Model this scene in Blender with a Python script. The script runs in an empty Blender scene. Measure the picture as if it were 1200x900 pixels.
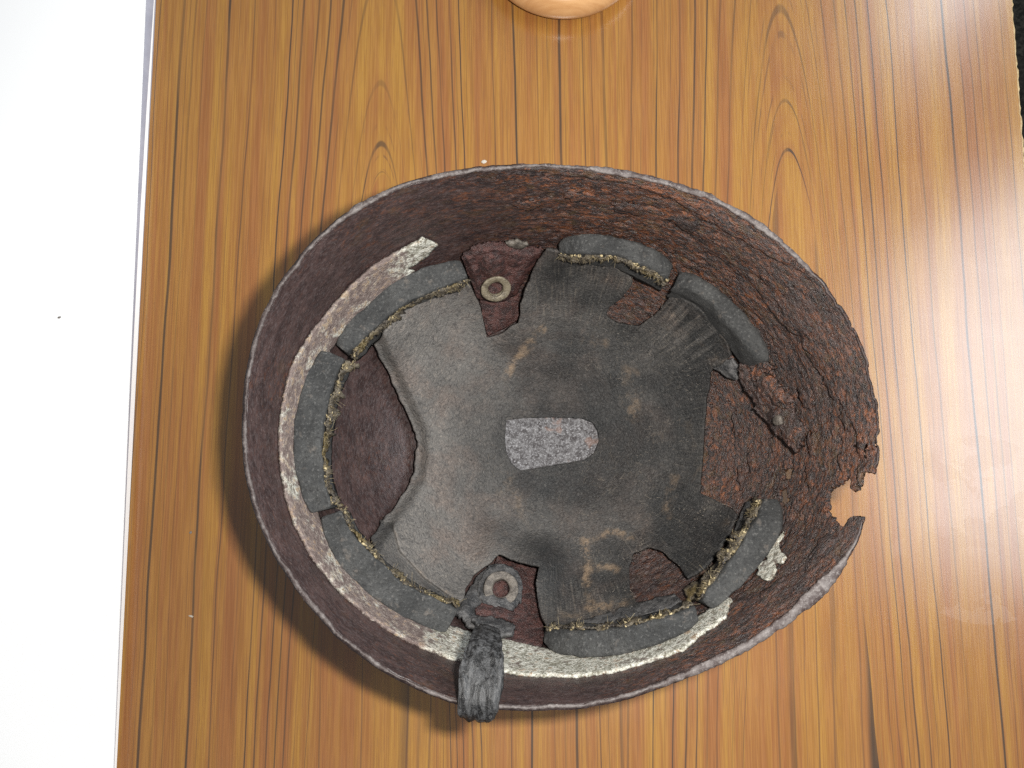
import bpy, bmesh, math, random
import numpy as np
from mathutils import Vector
from mathutils.bvhtree import BVHTree

random.seed(7); rng = np.random.default_rng(11)
scene = bpy.context.scene
COL = scene.collection

# ------------------------------------------------------------------ camera, world, lamps, exposure
F = 1152.0                      # focal length in pixels of the 1200 px wide photograph
TILT = math.radians(7.7)
CAM = np.array([0.0, 0.0, 0.585])
RIGHT = np.array([1.0, 0, 0])
FWD = np.array([0, math.sin(TILT), -math.cos(TILT)])
UP = np.array([0, math.cos(TILT), math.sin(TILT)])

cd = bpy.data.cameras.new('camera'); cam = bpy.data.objects.new('camera', cd); COL.objects.link(cam)
cam.location = CAM; cam.rotation_euler = (TILT, 0, 0)
cd.sensor_width = 36; cd.lens = 36 * F / 1200; cd.clip_start = 0.01; cd.clip_end = 50
scene.camera = cam

w = bpy.data.worlds.new('World'); scene.world = w; w.use_nodes = True
w.node_tree.nodes['Background'].inputs[0].default_value = (0.95, 0.97, 1.0, 1)
w.node_tree.nodes['Background'].inputs[1].default_value = 0.22

FLASH_W = 5.5
WIN_L = 7.3
ld = bpy.data.lights.new('camera_flash', 'AREA'); ld.shape = 'RECTANGLE'; ld.size = 0.03; ld.size_y = 0.018
ld.energy = FLASH_W; ld.color = (1.0, 0.96, 0.90)
lo = bpy.data.objects.new('camera_flash', ld); COL.objects.link(lo)
lo.location = CAM + 0.049 * RIGHT + 0.021 * UP; lo.rotation_euler = (TILT, math.radians(-15), 0)

def win_lamp(name, y0, y1, z0, z1, x=0.95):
    """one pane of the window on the right-hand side of the room"""
    d = bpy.data.lights.new(name, 'AREA'); d.shape = 'RECTANGLE'; d.size = abs(z1 - z0); d.size_y = abs(y1 - y0)
    d.energy = WIN_L * math.pi * d.size * d.size_y; d.color = (0.84, 0.93, 1.0)
    o = bpy.data.objects.new(name, d); COL.objects.link(o)
    o.location = (x, (y0 + y1) / 2, (z0 + z1) / 2); o.rotation_euler = (0, math.radians(90), 0)
win_lamp('window_light', -0.10, 0.60, 0.75, 1.82)
win_lamp('window_light', 1.02, 1.60, 0.75, 1.70)

scene.view_settings.view_transform = 'Standard'; scene.view_settings.look = 'None'
scene.view_settings.gamma = 1; scene.view_settings.exposure = 0
scene.view_settings.use_curve_mapping = False
scene.cycles.use_denoising = False; scene.cycles.sample_clamp_indirect = 1.0; scene.cycles.sample_clamp_direct = 2.5

# ------------------------------------------------------------------ geometry helpers
def ray(px, py):
    px = np.asarray(px, float)[..., None]; py = np.asarray(py, float)[..., None]
    d = RIGHT * ((px - 600) / F) + UP * ((450 - py) / F) + FWD
    return d
def at(px, py, z):
    """the point at height z seen at a place of the photograph"""
    d = ray(px, py)
    t = (np.asarray(z, float)[..., None] - CAM[2]) / d[..., 2:3]
    return CAM + d * t
def proj(P):
    v = P - CAM
    z = v @ FWD
    return 600 + F * (v @ RIGHT) / z, 450 - F * (v @ UP) / z

def _hash(ix, iy, iz, seed):
    h = (ix * 374761393 + iy * 668265263 + iz * 2147483647 + seed * 1274126177) & 0xFFFFFFFF
    h = ((h ^ (h >> 13)) * 1274126177) & 0xFFFFFFFF
    h = (h ^ (h >> 16)) & 0xFFFFFFFF
    h = (h * 2246822519) & 0xFFFFFFFF
    h = h ^ (h >> 15)
    return (h & 0xFFFFFF) / float(0xFFFFFF)
def noise(P, seed=0):
    P = np.asarray(P, float); i = np.floor(P).astype(np.int64); f = P - i
    f = f * f * f * (f * (f * 6 - 15) + 10)
    r = 0
    for dx in (0, 1):
        for dy in (0, 1):
            for dz in (0, 1):
                wgt = (f[..., 0] if dx else 1 - f[..., 0]) * (f[..., 1] if dy else 1 - f[..., 1]) * (f[..., 2] if dz else 1 - f[..., 2])
                r = r + wgt * _hash(i[..., 0] + dx, i[..., 1] + dy, i[..., 2] + dz, seed)
    return r * 2 - 1
def fbm(P, oct=4, seed=0, gain=0.5):
    P = np.asarray(P, float); a = 1; r = 0; t = 0
    for k in range(oct):
        r = r + a * noise(P * 2 ** k + 17.3 * k, seed + k); t += a; a *= gain
    return r / t
def sstep(a, b, x):
    t = np.clip((x - a) / (b - a), 0, 1); return t * t * (3 - 2 * t)

def inside(poly, X, Y):
    poly = np.asarray(poly, float); res = np.zeros(X.shape, bool); n = len(poly); j = n - 1
    for i in range(n):
        xi, yi = poly[i]; xj, yj = poly[j]
        if yi != yj:
            c = ((yi > Y) != (yj > Y)) & (X < (xj - xi) * (Y - yi) / (yj - yi) + xi)
            res ^= c
        j = i
    return res
def nearest(poly, X, Y, closed=True):
    poly = np.asarray(poly, float); bd = np.full(X.shape, 1e18); bx = X.copy(); by = Y.copy(); side = np.zeros(X.shape)
    n = len(poly)
    for i in range(n if closed else n - 1):
        a = poly[i]; b = poly[(i + 1) % n]; d = b - a; L = d @ d
        if L < 1e-12: continue
        t = np.clip(((X - a[0]) * d[0] + (Y - a[1]) * d[1]) / L, 0, 1)
        qx = a[0] + t * d[0]; qy = a[1] + t * d[1]; dd = (X - qx) ** 2 + (Y - qy) ** 2
        m = dd < bd
        bd = np.where(m, dd, bd); bx = np.where(m, qx, bx); by = np.where(m, qy, by)
        side = np.where(m, np.sign(d[0] * (Y - a[1]) - d[1] * (X - a[0])), side)
    return np.sqrt(bd), bx, by, side
def resample(pts, n=None, step=None, closed=False):
    p = np.asarray(pts, float)
    if closed: p = np.vstack([p, p[:1]])
    s = np.concatenate([[0], np.cumsum(np.linalg.norm(np.diff(p, axis=0), axis=1))])
    if n is None: n = max(2, int(s[-1] / step))
    u = np.linspace(0, s[-1], n, endpoint=not closed)
    return np.stack([np.interp(u, s, p[:, k]) for k in range(p.shape[1])], 1)
def smooth(pts, n, it=2):
    """Chaikin-smoothed open line resampled to n points"""
    p = np.asarray(pts, float)
    for _ in range(it):
        q = np.empty((2 * (len(p) - 1) + 2, p.shape[1])); q[0] = p[0]; q[-1] = p[-1]
        q[1:-1:2] = p[:-1] * .75 + p[1:] * .25; q[2:-1:2] = p[:-1] * .25 + p[1:] * .75
        p = q
    return resample(p, n)
def rough(poly, amp, step=2.0, freq=0.12, seed=0):
    p = resample(poly, step=step, closed=True)
    Q = np.stack([p[:, 0] * freq, p[:, 1] * freq, np.zeros(len(p))], 1)
    return p + amp * np.stack([fbm(Q, 3, seed), fbm(Q, 3, seed + 50)], 1)

def link_mesh(name, V, Fc, mat, parent=None, smooth_shade=True, attrs=None):
    me = bpy.data.meshes.new(name)
    me.from_pydata([tuple(v) for v in V], [], [tuple(f) for f in Fc])
    me.update()
    if smooth_shade: me.polygons.foreach_set('use_smooth', [True] * len(me.polygons))
    for k, a in (attrs or {}).items():
        at_ = me.attributes.new(k, 'FLOAT', 'POINT'); at_.data.foreach_set('value', np.asarray(a, np.float32))
    me.materials.append(mat)
    o = bpy.data.objects.new(name, me); COL.objects.link(o)
    if parent:
        o.parent = parent
        p = parent; loc = Vector((0, 0, 0))
        while p is not None: loc += p.location; p = p.parent
        me.transform(__import__('mathutils').Matrix.Translation(-loc))
    return o
def recalc(o):
    bm = bmesh.new(); bm.from_mesh(o.data); bmesh.ops.recalc_face_normals(bm, faces=bm.faces); bm.to_mesh(o.data); bm.free(); return o
def solid(o, t, offset):
    m = o.modifiers.new('thickness', 'SOLIDIFY'); m.thickness = t; m.offset = offset; m.use_quality_normals = True; return o
def thing(name, label, cat, loc, group=None):
    o = bpy.data.objects.new(name, None); COL.objects.link(o); o.location = loc; o.empty_display_size = .05
    o['label'] = label; o['category'] = cat
    if group: o['group'] = group
    return o
def tag(o, label, cat, group=None):
    o['label'] = label; o['category'] = cat
    if group: o['group'] = group
    return o

# ------------------------------------------------------------------ material helpers
class NT:
    def __init__(s, name):
        s.m = bpy.data.materials.new(name); s.m.use_nodes = True; s.t = s.m.node_tree
        s.b = s.t.nodes['Principled BSDF']
        s.tc = s.t.nodes.new('ShaderNodeTexCoord')
    def put(s, sock, v):
        if isinstance(v, bpy.types.NodeSocket): s.t.links.new(v, sock)
        elif isinstance(v, (tuple, list)): sock.default_value = tuple(v) + ((1,) if len(v) == 3 and sock.type == 'RGBA' else ())
        else: sock.default_value = v
    def math(s, op, a, b=0.0, c=0.0, clamp=False):
        n = s.t.nodes.new('ShaderNodeMath'); n.operation = op; n.use_clamp = clamp
        for i, v in enumerate((a, b, c)): s.put(n.inputs[i], v)
        return n.outputs[0]
    def noise(s, vec, scale, detail=4, rough_=.55, dist=0.0, dim='3D', w=None):
        n = s.t.nodes.new('ShaderNodeTexNoise'); n.noise_dimensions = dim
        if dim != '1D': s.put(n.inputs['Vector'], vec)
        if w is not None: s.put(n.inputs['W'], w)
        n.inputs['Scale'].default_value = scale; n.inputs['Detail'].default_value = detail
        n.inputs['Roughness'].default_value = rough_; n.inputs['Distortion'].default_value = dist
        return n.outputs[0]
    def voro(s, vec, scale, feature='F1'):
        n = s.t.nodes.new('ShaderNodeTexVoronoi'); n.feature = feature; s.put(n.inputs['Vector'], vec); n.inputs['Scale'].default_value = scale
        return n.outputs[0]
    def mapv(s, vec, scale=(1, 1, 1), rot=(0, 0, 0), loc=(0, 0, 0)):
        n = s.t.nodes.new('ShaderNodeMapping'); s.put(n.inputs[0], vec); n.inputs[1].default_value = loc; n.inputs[2].default_value = rot; n.inputs[3].default_value = scale
        return n.outputs[0]
    def ramp(s, v, a, b):
        n = s.t.nodes.new('ShaderNodeMapRange'); n.interpolation_type = 'SMOOTHSTEP'; s.put(n.inputs[0], v)
        n.inputs[1].default_value = a; n.inputs[2].default_value = b; return n.outputs[0]
    def mix(s, f, a, b, mode='MIX'):
        n = s.t.nodes.new('ShaderNodeMix'); n.data_type = 'RGBA'; n.blend_type = mode
        s.put(n.inputs[0], f); s.put(n.inputs[6], a); s.put(n.inputs[7], b); return n.outputs[2]
    def attr(s, name):
        n = s.t.nodes.new('ShaderNodeAttribute'); n.attribute_name = name; return n.outputs[2]
    def bump(s, h, strength, dist, prev=None):
        n = s.t.nodes.new('ShaderNodeBump'); s.put(n.inputs['Height'], h); n.inputs['Strength'].default_value = strength; n.inputs['Distance'].default_value = dist
        if prev is not None: s.t.links.new(prev, n.inputs['Normal'])
        return n.outputs[0]
    def out(s, col=None, rough_=None, normal=None, metal=None, ior=None, spec=None):
        for k, v in (('Base Color', col), ('Roughness', rough_), ('Normal', normal), ('Metallic', metal), ('IOR', ior), ('Specular IOR Level', spec)):
            if v is not None: s.put(s.b.inputs[k], v)
        return s.m
    @property
    def obj(s): return s.tc.outputs['Object']

def mat_table():
    n = NT('teak_laminate'); P = n.obj
    sx = n.t.nodes.new('ShaderNodeSeparateXYZ'); n.put(sx.inputs[0], P)
    wob = n.noise(n.mapv(P, (14, 5, 1)), 1.0, 2)
    wob2 = n.noise(n.mapv(P, (60, 14, 1)), 1.0, 3)
    X = n.math('MULTIPLY', sx.outputs[0], 100.0); Y = n.math('MULTIPLY', sx.outputs[1], 100.0)
    X = n.math('ADD', X, n.math('MULTIPLY', n.math('SUBTRACT', wob, .5), .75))
    X = n.math('ADD', X, n.math('MULTIPLY', n.math('SUBTRACT', wob2, .5), .11))
    x1 = float(at(450, 150, 0)[0]) * 100; x2 = float(at(926, 200, 0)[0]) * 100; ya = float(at(450, 70, 0)[1]) * 100
    def field(xc, kk, y0, off):
        u = n.math('SUBTRACT', X, xc)
        q2 = n.math('ADD', n.math('MULTIPLY', u, u), n.math('MULTIPLY', n.math('SUBTRACT', Y, y0), kk))
        q = n.math('SQRT', n.math('MAXIMUM', q2, 0.0))
        # asymmetry between the two flanks
        sgn = n.math('MULTIPLY', n.math('TANH', n.math('MULTIPLY', u, .16)), .9)
        return n.math('ADD', n.math('ADD', q, sgn), off)
    q1 = field(x1, .375, ya - 7.5, 0.0); q2 = field(x2, .40, ya - 6.5, 57.0)
    mid = (x1 * .42 + x2 * .58)
    sel = n.math('GREATER_THAN', X, mid)
    mixf = n.t.nodes.new('ShaderNodeMix'); mixf.data_type = 'FLOAT'
    n.put(mixf.inputs[0], sel); n.put(mixf.inputs[2], q1); n.put(mixf.inputs[3], q2); q = mixf.outputs[0]
    def lines(sp, amp, half, seed, lo):
        ph = n.math('ADD', n.math('MULTIPLY', q, 1 / sp), n.math('MULTIPLY', n.noise(None, 1.0, 0, .5, 0, '1D', n.math('ADD', n.math('MULTIPLY', q, .50 / sp), seed)), amp))
        cell = n.math('FLOOR', ph); fr = n.math('SUBTRACT', ph, cell)
        wn = n.t.nodes.new('ShaderNodeTexWhiteNoise'); wn.noise_dimensions = '1D'; n.put(wn.inputs['W'], n.math('ADD', cell, seed * 3.7))
        rnd = wn.outputs['Value']
        hw = n.math('MULTIPLY', n.math('ADD', rnd, .35), half)
        d = n.math('DIVIDE', n.math('ABSOLUTE', n.math('SUBTRACT', fr, .5)), hw)
        return n.math('MULTIPLY', n.math('SUBTRACT', 1.0, n.ramp(d, .35, 1.0)), n.ramp(rnd, lo, lo + .35)), d, rnd
    brk = n.ramp(n.noise(n.mapv(P, (130, 7, 1)), 1.0, 3), .34, .54)
    brk2 = n.ramp(n.noise(n.mapv(P, (240, 9, 1), loc=(3, 1, 0)), 1.0, 2), .44, .60)
    la, da, ra = lines(.70, .60, .100, 3.3, .08)
    lb, db, rb = lines(.33, .6, .090, 41.7, .12)
    archm = n.math('SUBTRACT', 1.0, n.ramp(n.math('MINIMUM', n.math('ABSOLUTE', n.math('SUBTRACT', X, x1)), n.math('ABSOLUTE', n.math('SUBTRACT', X, x2))), 2.0, 4.5))
    la = n.math('MAXIMUM', la, n.math('MULTIPLY', n.math('MULTIPLY', n.math('SUBTRACT', 1.0, n.ramp(da, .35, 1.0)), archm), .62))
    l1 = n.math('MULTIPLY', la, n.math('ADD', n.math('MULTIPLY', brk, .50), .50))
    l2 = n.math('MULTIPLY', lb, brk2)
    qs = q; q = n.math('ADD', X, 200.0)
    lc, dc, rc_ = lines(.80, .60, .075, 11.3, .15); q = qs
    clus = n.ramp(n.noise(None, 1.0, 1, .5, 0, '1D', n.math('ADD', n.math('MULTIPLY', q, .34), 7.7)), .36, .60)
    inner = n.ramp(q, .12, .40)
    l1 = n.math('MULTIPLY', n.math('MULTIPLY', l1, inner), n.math('ADD', .50, n.math('MULTIPLY', clus, .50)))
    l2 = n.math('MULTIPLY', n.math('MULTIPLY', l2, inner), n.math('ADD', .35, n.math('MULTIPLY', clus, .65)))
    below = n.math('MULTIPLY', n.math('SUBTRACT', 1.0, n.ramp(Y, ya - 24, ya - 12)), n.math('LESS_THAN', n.math('MINIMUM', n.math('ABSOLUTE', n.math('SUBTRACT', X, x1)), n.math('ABSOLUTE', n.math('SUBTRACT', X, x2))), 3.3))
    l2 = n.math('MAXIMUM', l2, n.math('MULTIPLY', n.math('MULTIPLY', lc, below), n.math('ADD', .4, n.math('MULTIPLY', brk, .6))))
    halo = n.math('MULTIPLY', n.math('MULTIPLY', n.math('SUBTRACT', 1.0, n.ramp(da, .6, 4.0)), n.ramp(ra, .2, .7)), n.math('MULTIPLY', inner, clus))
    fine = n.noise(n.mapv(P, (1500, 24, 1)), 1.0, 3, .6)
    band = n.ramp(n.noise(None, 1.0, 2, .5, 0, '1D', n.math('MULTIPLY', q, .8)), .40, .62)
    band2 = n.ramp(n.noise(n.mapv(P, (150, 2.5, 1)), 1.0, 5, .65), .40, .60)
    c = n.mix(n.math('MULTIPLY', n.math('ADD', band, band2), .5), (.290, .120, .036), (.362, .186, .037))
    c = n.mix(n.math('MULTIPLY', n.ramp(fine, .40, .60), .9), c, n.mix(1.0, c, (.80, .73, .68), 'MULTIPLY'))
    por = n.noise(n.mapv(P, (2600, 90, 1)), 1.0, 2, .6)
    c = n.mix(n.math('MULTIPLY', n.ramp(por, .56, .68), .42), c, (.21, .095, .04))
    c = n.mix(n.math('MULTIPLY', halo, .22), c, (.26, .105, .045))
    c = n.mix(n.math('MULTIPLY', l2, .66), c, (.125, .060, .028))
    c = n.mix(n.math('MULTIPLY', l1, .92), c, (.048, .031, .021))
    # worn, filmy area near the right edge: shape given by noise, only changes gloss and adds a pale film
    px = float(at(1150, 620, 0)[0]); py = float(at(1150, 620, 0)[1])
    dd = n.t.nodes.new('ShaderNodeVectorMath'); dd.operation = 'DISTANCE'; n.put(dd.inputs[0], n.mapv(P, (1, 1, 0))); dd.inputs[1].default_value = (px, py, 0)
    wn = n.noise(P, 42, 5, .6)
    film = n.math('MULTIPLY', n.math('GREATER_THAN', wn, .53), n.math('LESS_THAN', dd.outputs['Value'], .055))
    c = n.mix(n.math('MULTIPLY', film, .03), c, (.62, .55, .5))
    smear = n.noise(n.mapv(P, (9, 16, 1), rot=(0, 0, .4)), 1.0, 5, .65)
    rg = n.math('ADD', .15, n.math('MULTIPLY', smear, .12)); rg = n.math('ADD', rg, n.math('MULTIPLY', film, .035))
    h = n.noise(n.mapv(P, (400, 60, 1)), 1.0, 3)
    nb = n.bump(h, .018, .0004)
    return n.out(c, rg, nb, ior=1.92)

def mat_rust(name='rust', kind=0):
    n = NT(name); P = n.obj
    or_ = n.attr('orange'); gr = n.attr('grit')
    a = n.noise(n.mapv(P, (1, 1, 2.2)), 75, 6, .68, .6)
    b = n.noise(n.mapv(P, (1, 1, 2.6)), 380, 5, .70, .5)
    k = n.noise(n.mapv(P, (1, 1, 2.4), loc=(.5, .1, .3)), 260, 5, .72, .6)
    f = n.noise(n.mapv(P, (1, 1, 1.5)), 760, 4, .75)
    oc = n.noise(n.mapv(P, (1, 1, 1.6), loc=(.3, .2, .1)), 100, 5, .68, .5)
    p1 = n.noise(n.mapv(P, (1, 1, 1.5), loc=(.7, .4, .9)), 42, 5, .66, .7)
    spk = n.ramp(n.noise(P, 60, 4, .65), .42, .60)
    g5 = n.math('ADD', .45, n.math('MULTIPLY', gr, .55))
    left = n.mix(n.ramp(a, .36, .64), (.026, .0148, .0145), (.056, .034, .032))
    right = n.mix(n.ramp(a, .36, .64), (.016, .0088, .0082), (.052, .0235, .0165))
    c = n.mix(gr, left, right)
    c = n.mix(n.math('MULTIPLY', n.ramp(p1, .52, .62), n.math('ADD', .25, n.math('MULTIPLY', gr, .45))), c, n.mix(1.0, c, (.34, .34, .40), 'MULTIPLY'))
    c = n.mix(n.math('MULTIPLY', n.ramp(p1, .45, .34), n.math('MULTIPLY', gr, .70)), c, n.mix(1.0, c, (1.55, 1.15, .85), 'MULTIPLY'))
    c = n.mix(n.math('MULTIPLY', n.ramp(k, .50, .62), n.math('MULTIPLY', g5, .85)), c, (.010, .0075, .008))
    c = n.mix(n.math('MULTIPLY', n.ramp(n.math('ADD', k, n.math('MULTIPLY', or_, -.10)), .44, .32), n.math('ADD', .15, n.math('MULTIPLY', or_, .75))), c, (.150, .050, .019))
    c = n.mix(n.math('MULTIPLY', n.math('MULTIPLY', n.ramp(oc, .53, .64), or_), .60), c, (.078, .046, .014))
    c = n.mix(n.math('MULTIPLY', n.math('MULTIPLY', n.ramp(oc, .43, .33), or_), .85), c, (.235, .075, .021))
    c = n.mix(n.math('MULTIPLY', n.ramp(b, .53, .64), n.math('ADD', .30, n.math('MULTIPLY', gr, .30))), c, (.088, .070, .072))
    c = n.mix(n.math('MULTIPLY', n.ramp(f, .57, .68), n.math('MULTIPLY', n.math('ADD', .30, n.math('MULTIPLY', spk, .40)), n.math('ADD', .65, n.math('MULTIPLY', gr, .35)))), c, (.175, .135, .122))  # pale specks: small glints put into the rust colour
    c = n.mix(n.math('MULTIPLY', n.ramp(f, .46, .35), n.math('ADD', .35, n.math('MULTIPLY', gr, .40))), c, (.007, .005, .005))
    h = n.math('ADD', n.math('MULTIPLY', b, .6), n.math('ADD', n.math('MULTIPLY', f, .55), n.math('MULTIPLY', k, .3)))
    h = n.math('MULTIPLY', h, n.math('ADD', .26, n.math('MULTIPLY', gr, .74)))
    nb = n.bump(h, 1.0, .0015)
    rg = n.math('ADD', .27, n.math('MULTIPLY', n.ramp(b, .35, .62), .30))
    return n.out(c, rg, nb, ior=1.65)

def mat_rim():
    n = NT('bare_edge_metal'); P = n.obj
    a = n.noise(P, 160, 5, .6); b = n.noise(P, 700, 4, .7)
    ba = n.attr('bare'); a = n.math('ADD', a, n.math('MULTIPLY', n.math('SUBTRACT', ba, 1.0), .22))
    c = n.mix(n.ramp(a, .38, .60), (.034, .022, .020), (.098, .084, .080))
    c = n.mix(n.math('MULTIPLY', n.math('MULTIPLY', n.ramp(b, .5, .7), .55), ba), c, (.225, .205, .198))
    c = n.mix(n.math('MULTIPLY', n.ramp(b, .48, .33), .6), c, (.035, .022, .022))
    nb = n.bump(n.math('ADD', a, n.math('MULTIPLY', b, .5)), .7, .0009)
    return n.out(c, .58, nb, ior=1.5)

def mat_leather():
    n = NT('dried_leather'); P = n.obj
    d = n.attr('dust_shade'); s = n.attr('scuff'); rw = n.attr('radial')
    cb = n.t.nodes.new('ShaderNodeCombineXYZ'); n.put(cb.inputs[0], n.attr('pu')); n.put(cb.inputs[1], n.attr('pv'))
    st = n.noise(n.mapv(cb.outputs[0], (950, 90, 1)), 1.0, 4, .62, .35)
    st = n.math('ADD', .5, n.math('MULTIPLY', n.math('SUBTRACT', st, .5), rw))
    a = n.noise(P, 34, 6, .65, .3); b = n.noise(P, 330, 5, .68, 1.6); f = n.noise(P, 850, 3, .74)
    c = n.mix(d, (.021, .0215, .022), (.140, .131, .122))
    c = n.mix(n.math('MULTIPLY', n.ramp(a, .44, .68), .45), c, n.mix(1.0, c, (1.45, 1.12, .98), 'MULTIPLY'))
    c = n.mix(n.math('MULTIPLY', n.ramp(b, .52, .62), .70), c, n.mix(1.0, c, (.45, .45, .47), 'MULTIPLY'))
    c = n.mix(n.math('MULTIPLY', n.ramp(b, .46, .36), .60), c, n.mix(1.0, c, (1.75, 1.66, 1.56), 'MULTIPLY'))
    c = n.mix(n.math('MULTIPLY', n.ramp(st, .53, .68), .60), c, n.mix(1.0, c, (2.6, 2.4, 2.1), 'MULTIPLY'))
    c = n.mix(n.math('MULTIPLY', n.ramp(st, .47, .34), .60), c, n.mix(1.0, c, (.40, .40, .42), 'MULTIPLY'))
    c = n.mix(n.math('MULTIPLY', n.ramp(f, .56, .72), .42), c, (.150, .140, .130))
    c = n.mix(n.math('MULTIPLY', n.ramp(f, .44, .30), .40), c, (.012, .012, .013))
    sk = n.math('ADD', n.math('MULTIPLY', s, n.ramp(n.noise(P, 200, 5, .7), .28, .58)), n.math('MULTIPLY', n.math('MULTIPLY', n.math('SUBTRACT', f, .5), 1.4), s))
    c = n.mix(n.math('MULTIPLY', n.ramp(sk, .10, .95), .72), c, (.24, .170, .110))
    v = n.voro(P, 420, 'DISTANCE_TO_EDGE')
    h = n.math('ADD', n.math('ADD', n.math('MULTIPLY', b, 1.1), n.math('MULTIPLY', f, .5)), n.math('ADD', n.math('MULTIPLY', n.ramp(v, 0, .12), .2), n.math('MULTIPLY', st, 1.3)))
    nb = n.bump(h, .75, .0011)
    return n.out(c, .58, nb, ior=1.45)

def mat_foam():
    n = NT('charcoal_rubber_foam'); P = n.obj
    a = n.noise(P, 60, 5, .6); f = n.noise(P, 720, 4, .74); s = n.noise(P, 190, 5, .66)
    c = n.mix(n.ramp(a, .35, .68), (.022, .023, .0235), (.050, .051, .0505))
    c = n.mix(n.math('MULTIPLY', n.ramp(f, .55, .67), .55), c, (.135, .134, .130))
    c = n.mix(n.math('MULTIPLY', n.ramp(f, .46, .36), .7), c, (.010, .010, .011))
    c = n.mix(n.math('MULTIPLY', n.ramp(s, .58, .70), .45), c, (.145, .125, .108))
    c = n.mix(n.math('MULTIPLY', n.ramp(s, .42, .32), .5), c, (.026, .027, .028))
    nb = n.bump(n.math('ADD', f, n.math('MULTIPLY', s, 1.0)), .8, .0011)
    return n.out(c, .85, nb)

def mat_felt():
    n = NT('torn_yellow_felt'); P = n.obj
    a = n.noise(P, 150, 5, .65, .8); f = n.noise(P, 800, 4, .7)
    g = n.noise(P, 60, 4, .6)
    c = n.mix(n.ramp(a, .36, .64), (.036, .031, .026), (.105, .088, .062))
    c = n.mix(n.math('MULTIPLY', n.ramp(g, .50, .62), .6), c, (.120, .085, .020))
    c = n.mix(n.math('MULTIPLY', n.ramp(f, .55, .68), n.math('ADD', .25, n.math('MULTIPLY', n.ramp(g, .46, .58), .5))), c, (.30, .245, .155))
    c = n.mix(n.math('MULTIPLY', n.ramp(a, .46, .36), .8), c, (.026, .022, .020))
    return n.out(c, .42, n.bump(n.math('ADD', f, a), .8, .0012), ior=1.5)
def mat_fibre():
    n = NT('straw_fibre'); a = n.noise(n.obj, 120, 3)
    return n.out(n.mix(n.ramp(a, .35, .65), (.13, .10, .055), (.40, .33, .19)), .6)
def mat_band():
    n = NT('corroded_aluminium'); P = n.obj
    wt = n.attr('white')
    a = n.noise(P, 75, 6, .65, .5); b = n.noise(P, 260, 5, .65); f = n.noise(P, 800, 4, .7)
    k = n.ramp(n.math('ADD', n.math('ADD', a, n.math('MULTIPLY', wt, .30)), n.math('MULTIPLY', n.math('SUBTRACT', b, .5), .7)), .52, .76)
    c = n.mix(n.ramp(b, .35, .65), (.125, .092, .083), (.225, .180, .163))
    c = n.mix(n.math('MULTIPLY', n.ramp(b, .52, .66), .55), c, (.30, .185, .095))
    c = n.mix(k, c, n.mix(n.ramp(n.math('ADD', n.math('MULTIPLY', f, .5), n.math('MULTIPLY', b, .5)), .42, .58), (.20, .19, .145), (.60, .60, .54)))
    c = n.mix(n.math('MULTIPLY', n.ramp(f, .56, .70), .5), c, (.52, .48, .43))
    c = n.mix(n.math('MULTIPLY', n.ramp(b, .53, .63), n.math('MULTIPLY', n.ramp(a, .42, .55), .75)), c, (.23, .13, .055))
    c = n.mix(n.math('MULTIPLY', n.ramp(f, .45, .30), .55), c, (.05, .032, .027))
    return n.out(c, .6, n.bump(n.math('ADD', b, f), .9, .0012))
def mat_crust():
    n = NT('white_corrosion_crust'); P = n.obj
    a = n.noise(P, 330, 5, .65, .8); b = n.noise(P, 1000, 4, .7); o = n.noise(P, 80, 3)
    c = n.mix(n.ramp(a, .34, .66), (.045, .040, .042), (.185, .183, .19))
    c = n.mix(n.math('MULTIPLY', n.ramp(b, .52, .66), .7), c, (.42, .42, .44))
    c = n.mix(n.math('MULTIPLY', n.ramp(b, .46, .34), .6), c, (.04, .034, .038))
    c = n.mix(n.math('MULTIPLY', n.ramp(o, .63, .70), .4), c, (.24, .13, .09))
    return n.out(c, .65, n.bump(n.math('ADD', a, b), .9, .001))
def mat_simple(name, c1, c2, scale, rg, bump=.3, dist=.0006, metal=0, fine=None):
    n = NT(name); P = n.obj; a = n.noise(P, scale, 5, .65, .4); f = n.noise(P, scale * 5, 4, .7)
    c = n.mix(n.ramp(a, .35, .65), c1, c2)
    if fine: c = n.mix(n.math('MULTIPLY', n.ramp(f, .54, .70), .6), c, fine)
    return n.out(c, rg, n.bump(n.math('ADD', a, n.math('MULTIPLY', f, .6)), bump, dist), metal=metal)
def mat_strap():
    n = NT('cracked_black_strap'); P = n.obj
    a = n.noise(n.mapv(P, (1, .10, 1)), 420, 5, .65); f = n.noise(P, 1100, 4, .7)
    c = n.mix(n.ramp(a, .42, .60), (.0045, .0045, .005), (.048, .049, .051))
    c = n.mix(n.math('MULTIPLY', n.ramp(f, .56, .70), .5), c, (.17, .165, .16))
    return n.out(c, .5, n.bump(n.math('ADD', a, n.math('MULTIPLY', f, .3)), .9, .0012))
def mat_lightwood():
    n = NT('varnished_pale_wood'); P = n.obj
    a = n.noise(n.mapv(P, (30, 220, 30)), 1.0, 5, .6); b = n.noise(n.mapv(P, (60, 900, 60)), 1.0, 3)
    c = n.mix(n.ramp(a, .35, .65), (.46, .235, .095), (.56, .32, .145)); c = n.mix(n.math('MULTIPLY', n.ramp(b, .5, .7), .3), c, (.38, .18, .07))
    return n.out(c, .22, ior=1.5)
def mat_floor():
    n = NT('dark_carpet'); P = n.obj; a = n.noise(P, 160, 5, .7); b = n.noise(P, 14, 4)
    c = n.mix(n.ramp(a, .4, .66), (.012, .013, .011), (.075, .072, .06)); c = n.mix(n.math('MULTIPLY', n.ramp(b, .5, .6), .4), c, (.03, .032, .028))
    return n.out(c, .95, n.bump(a, 1, .004))
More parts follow.
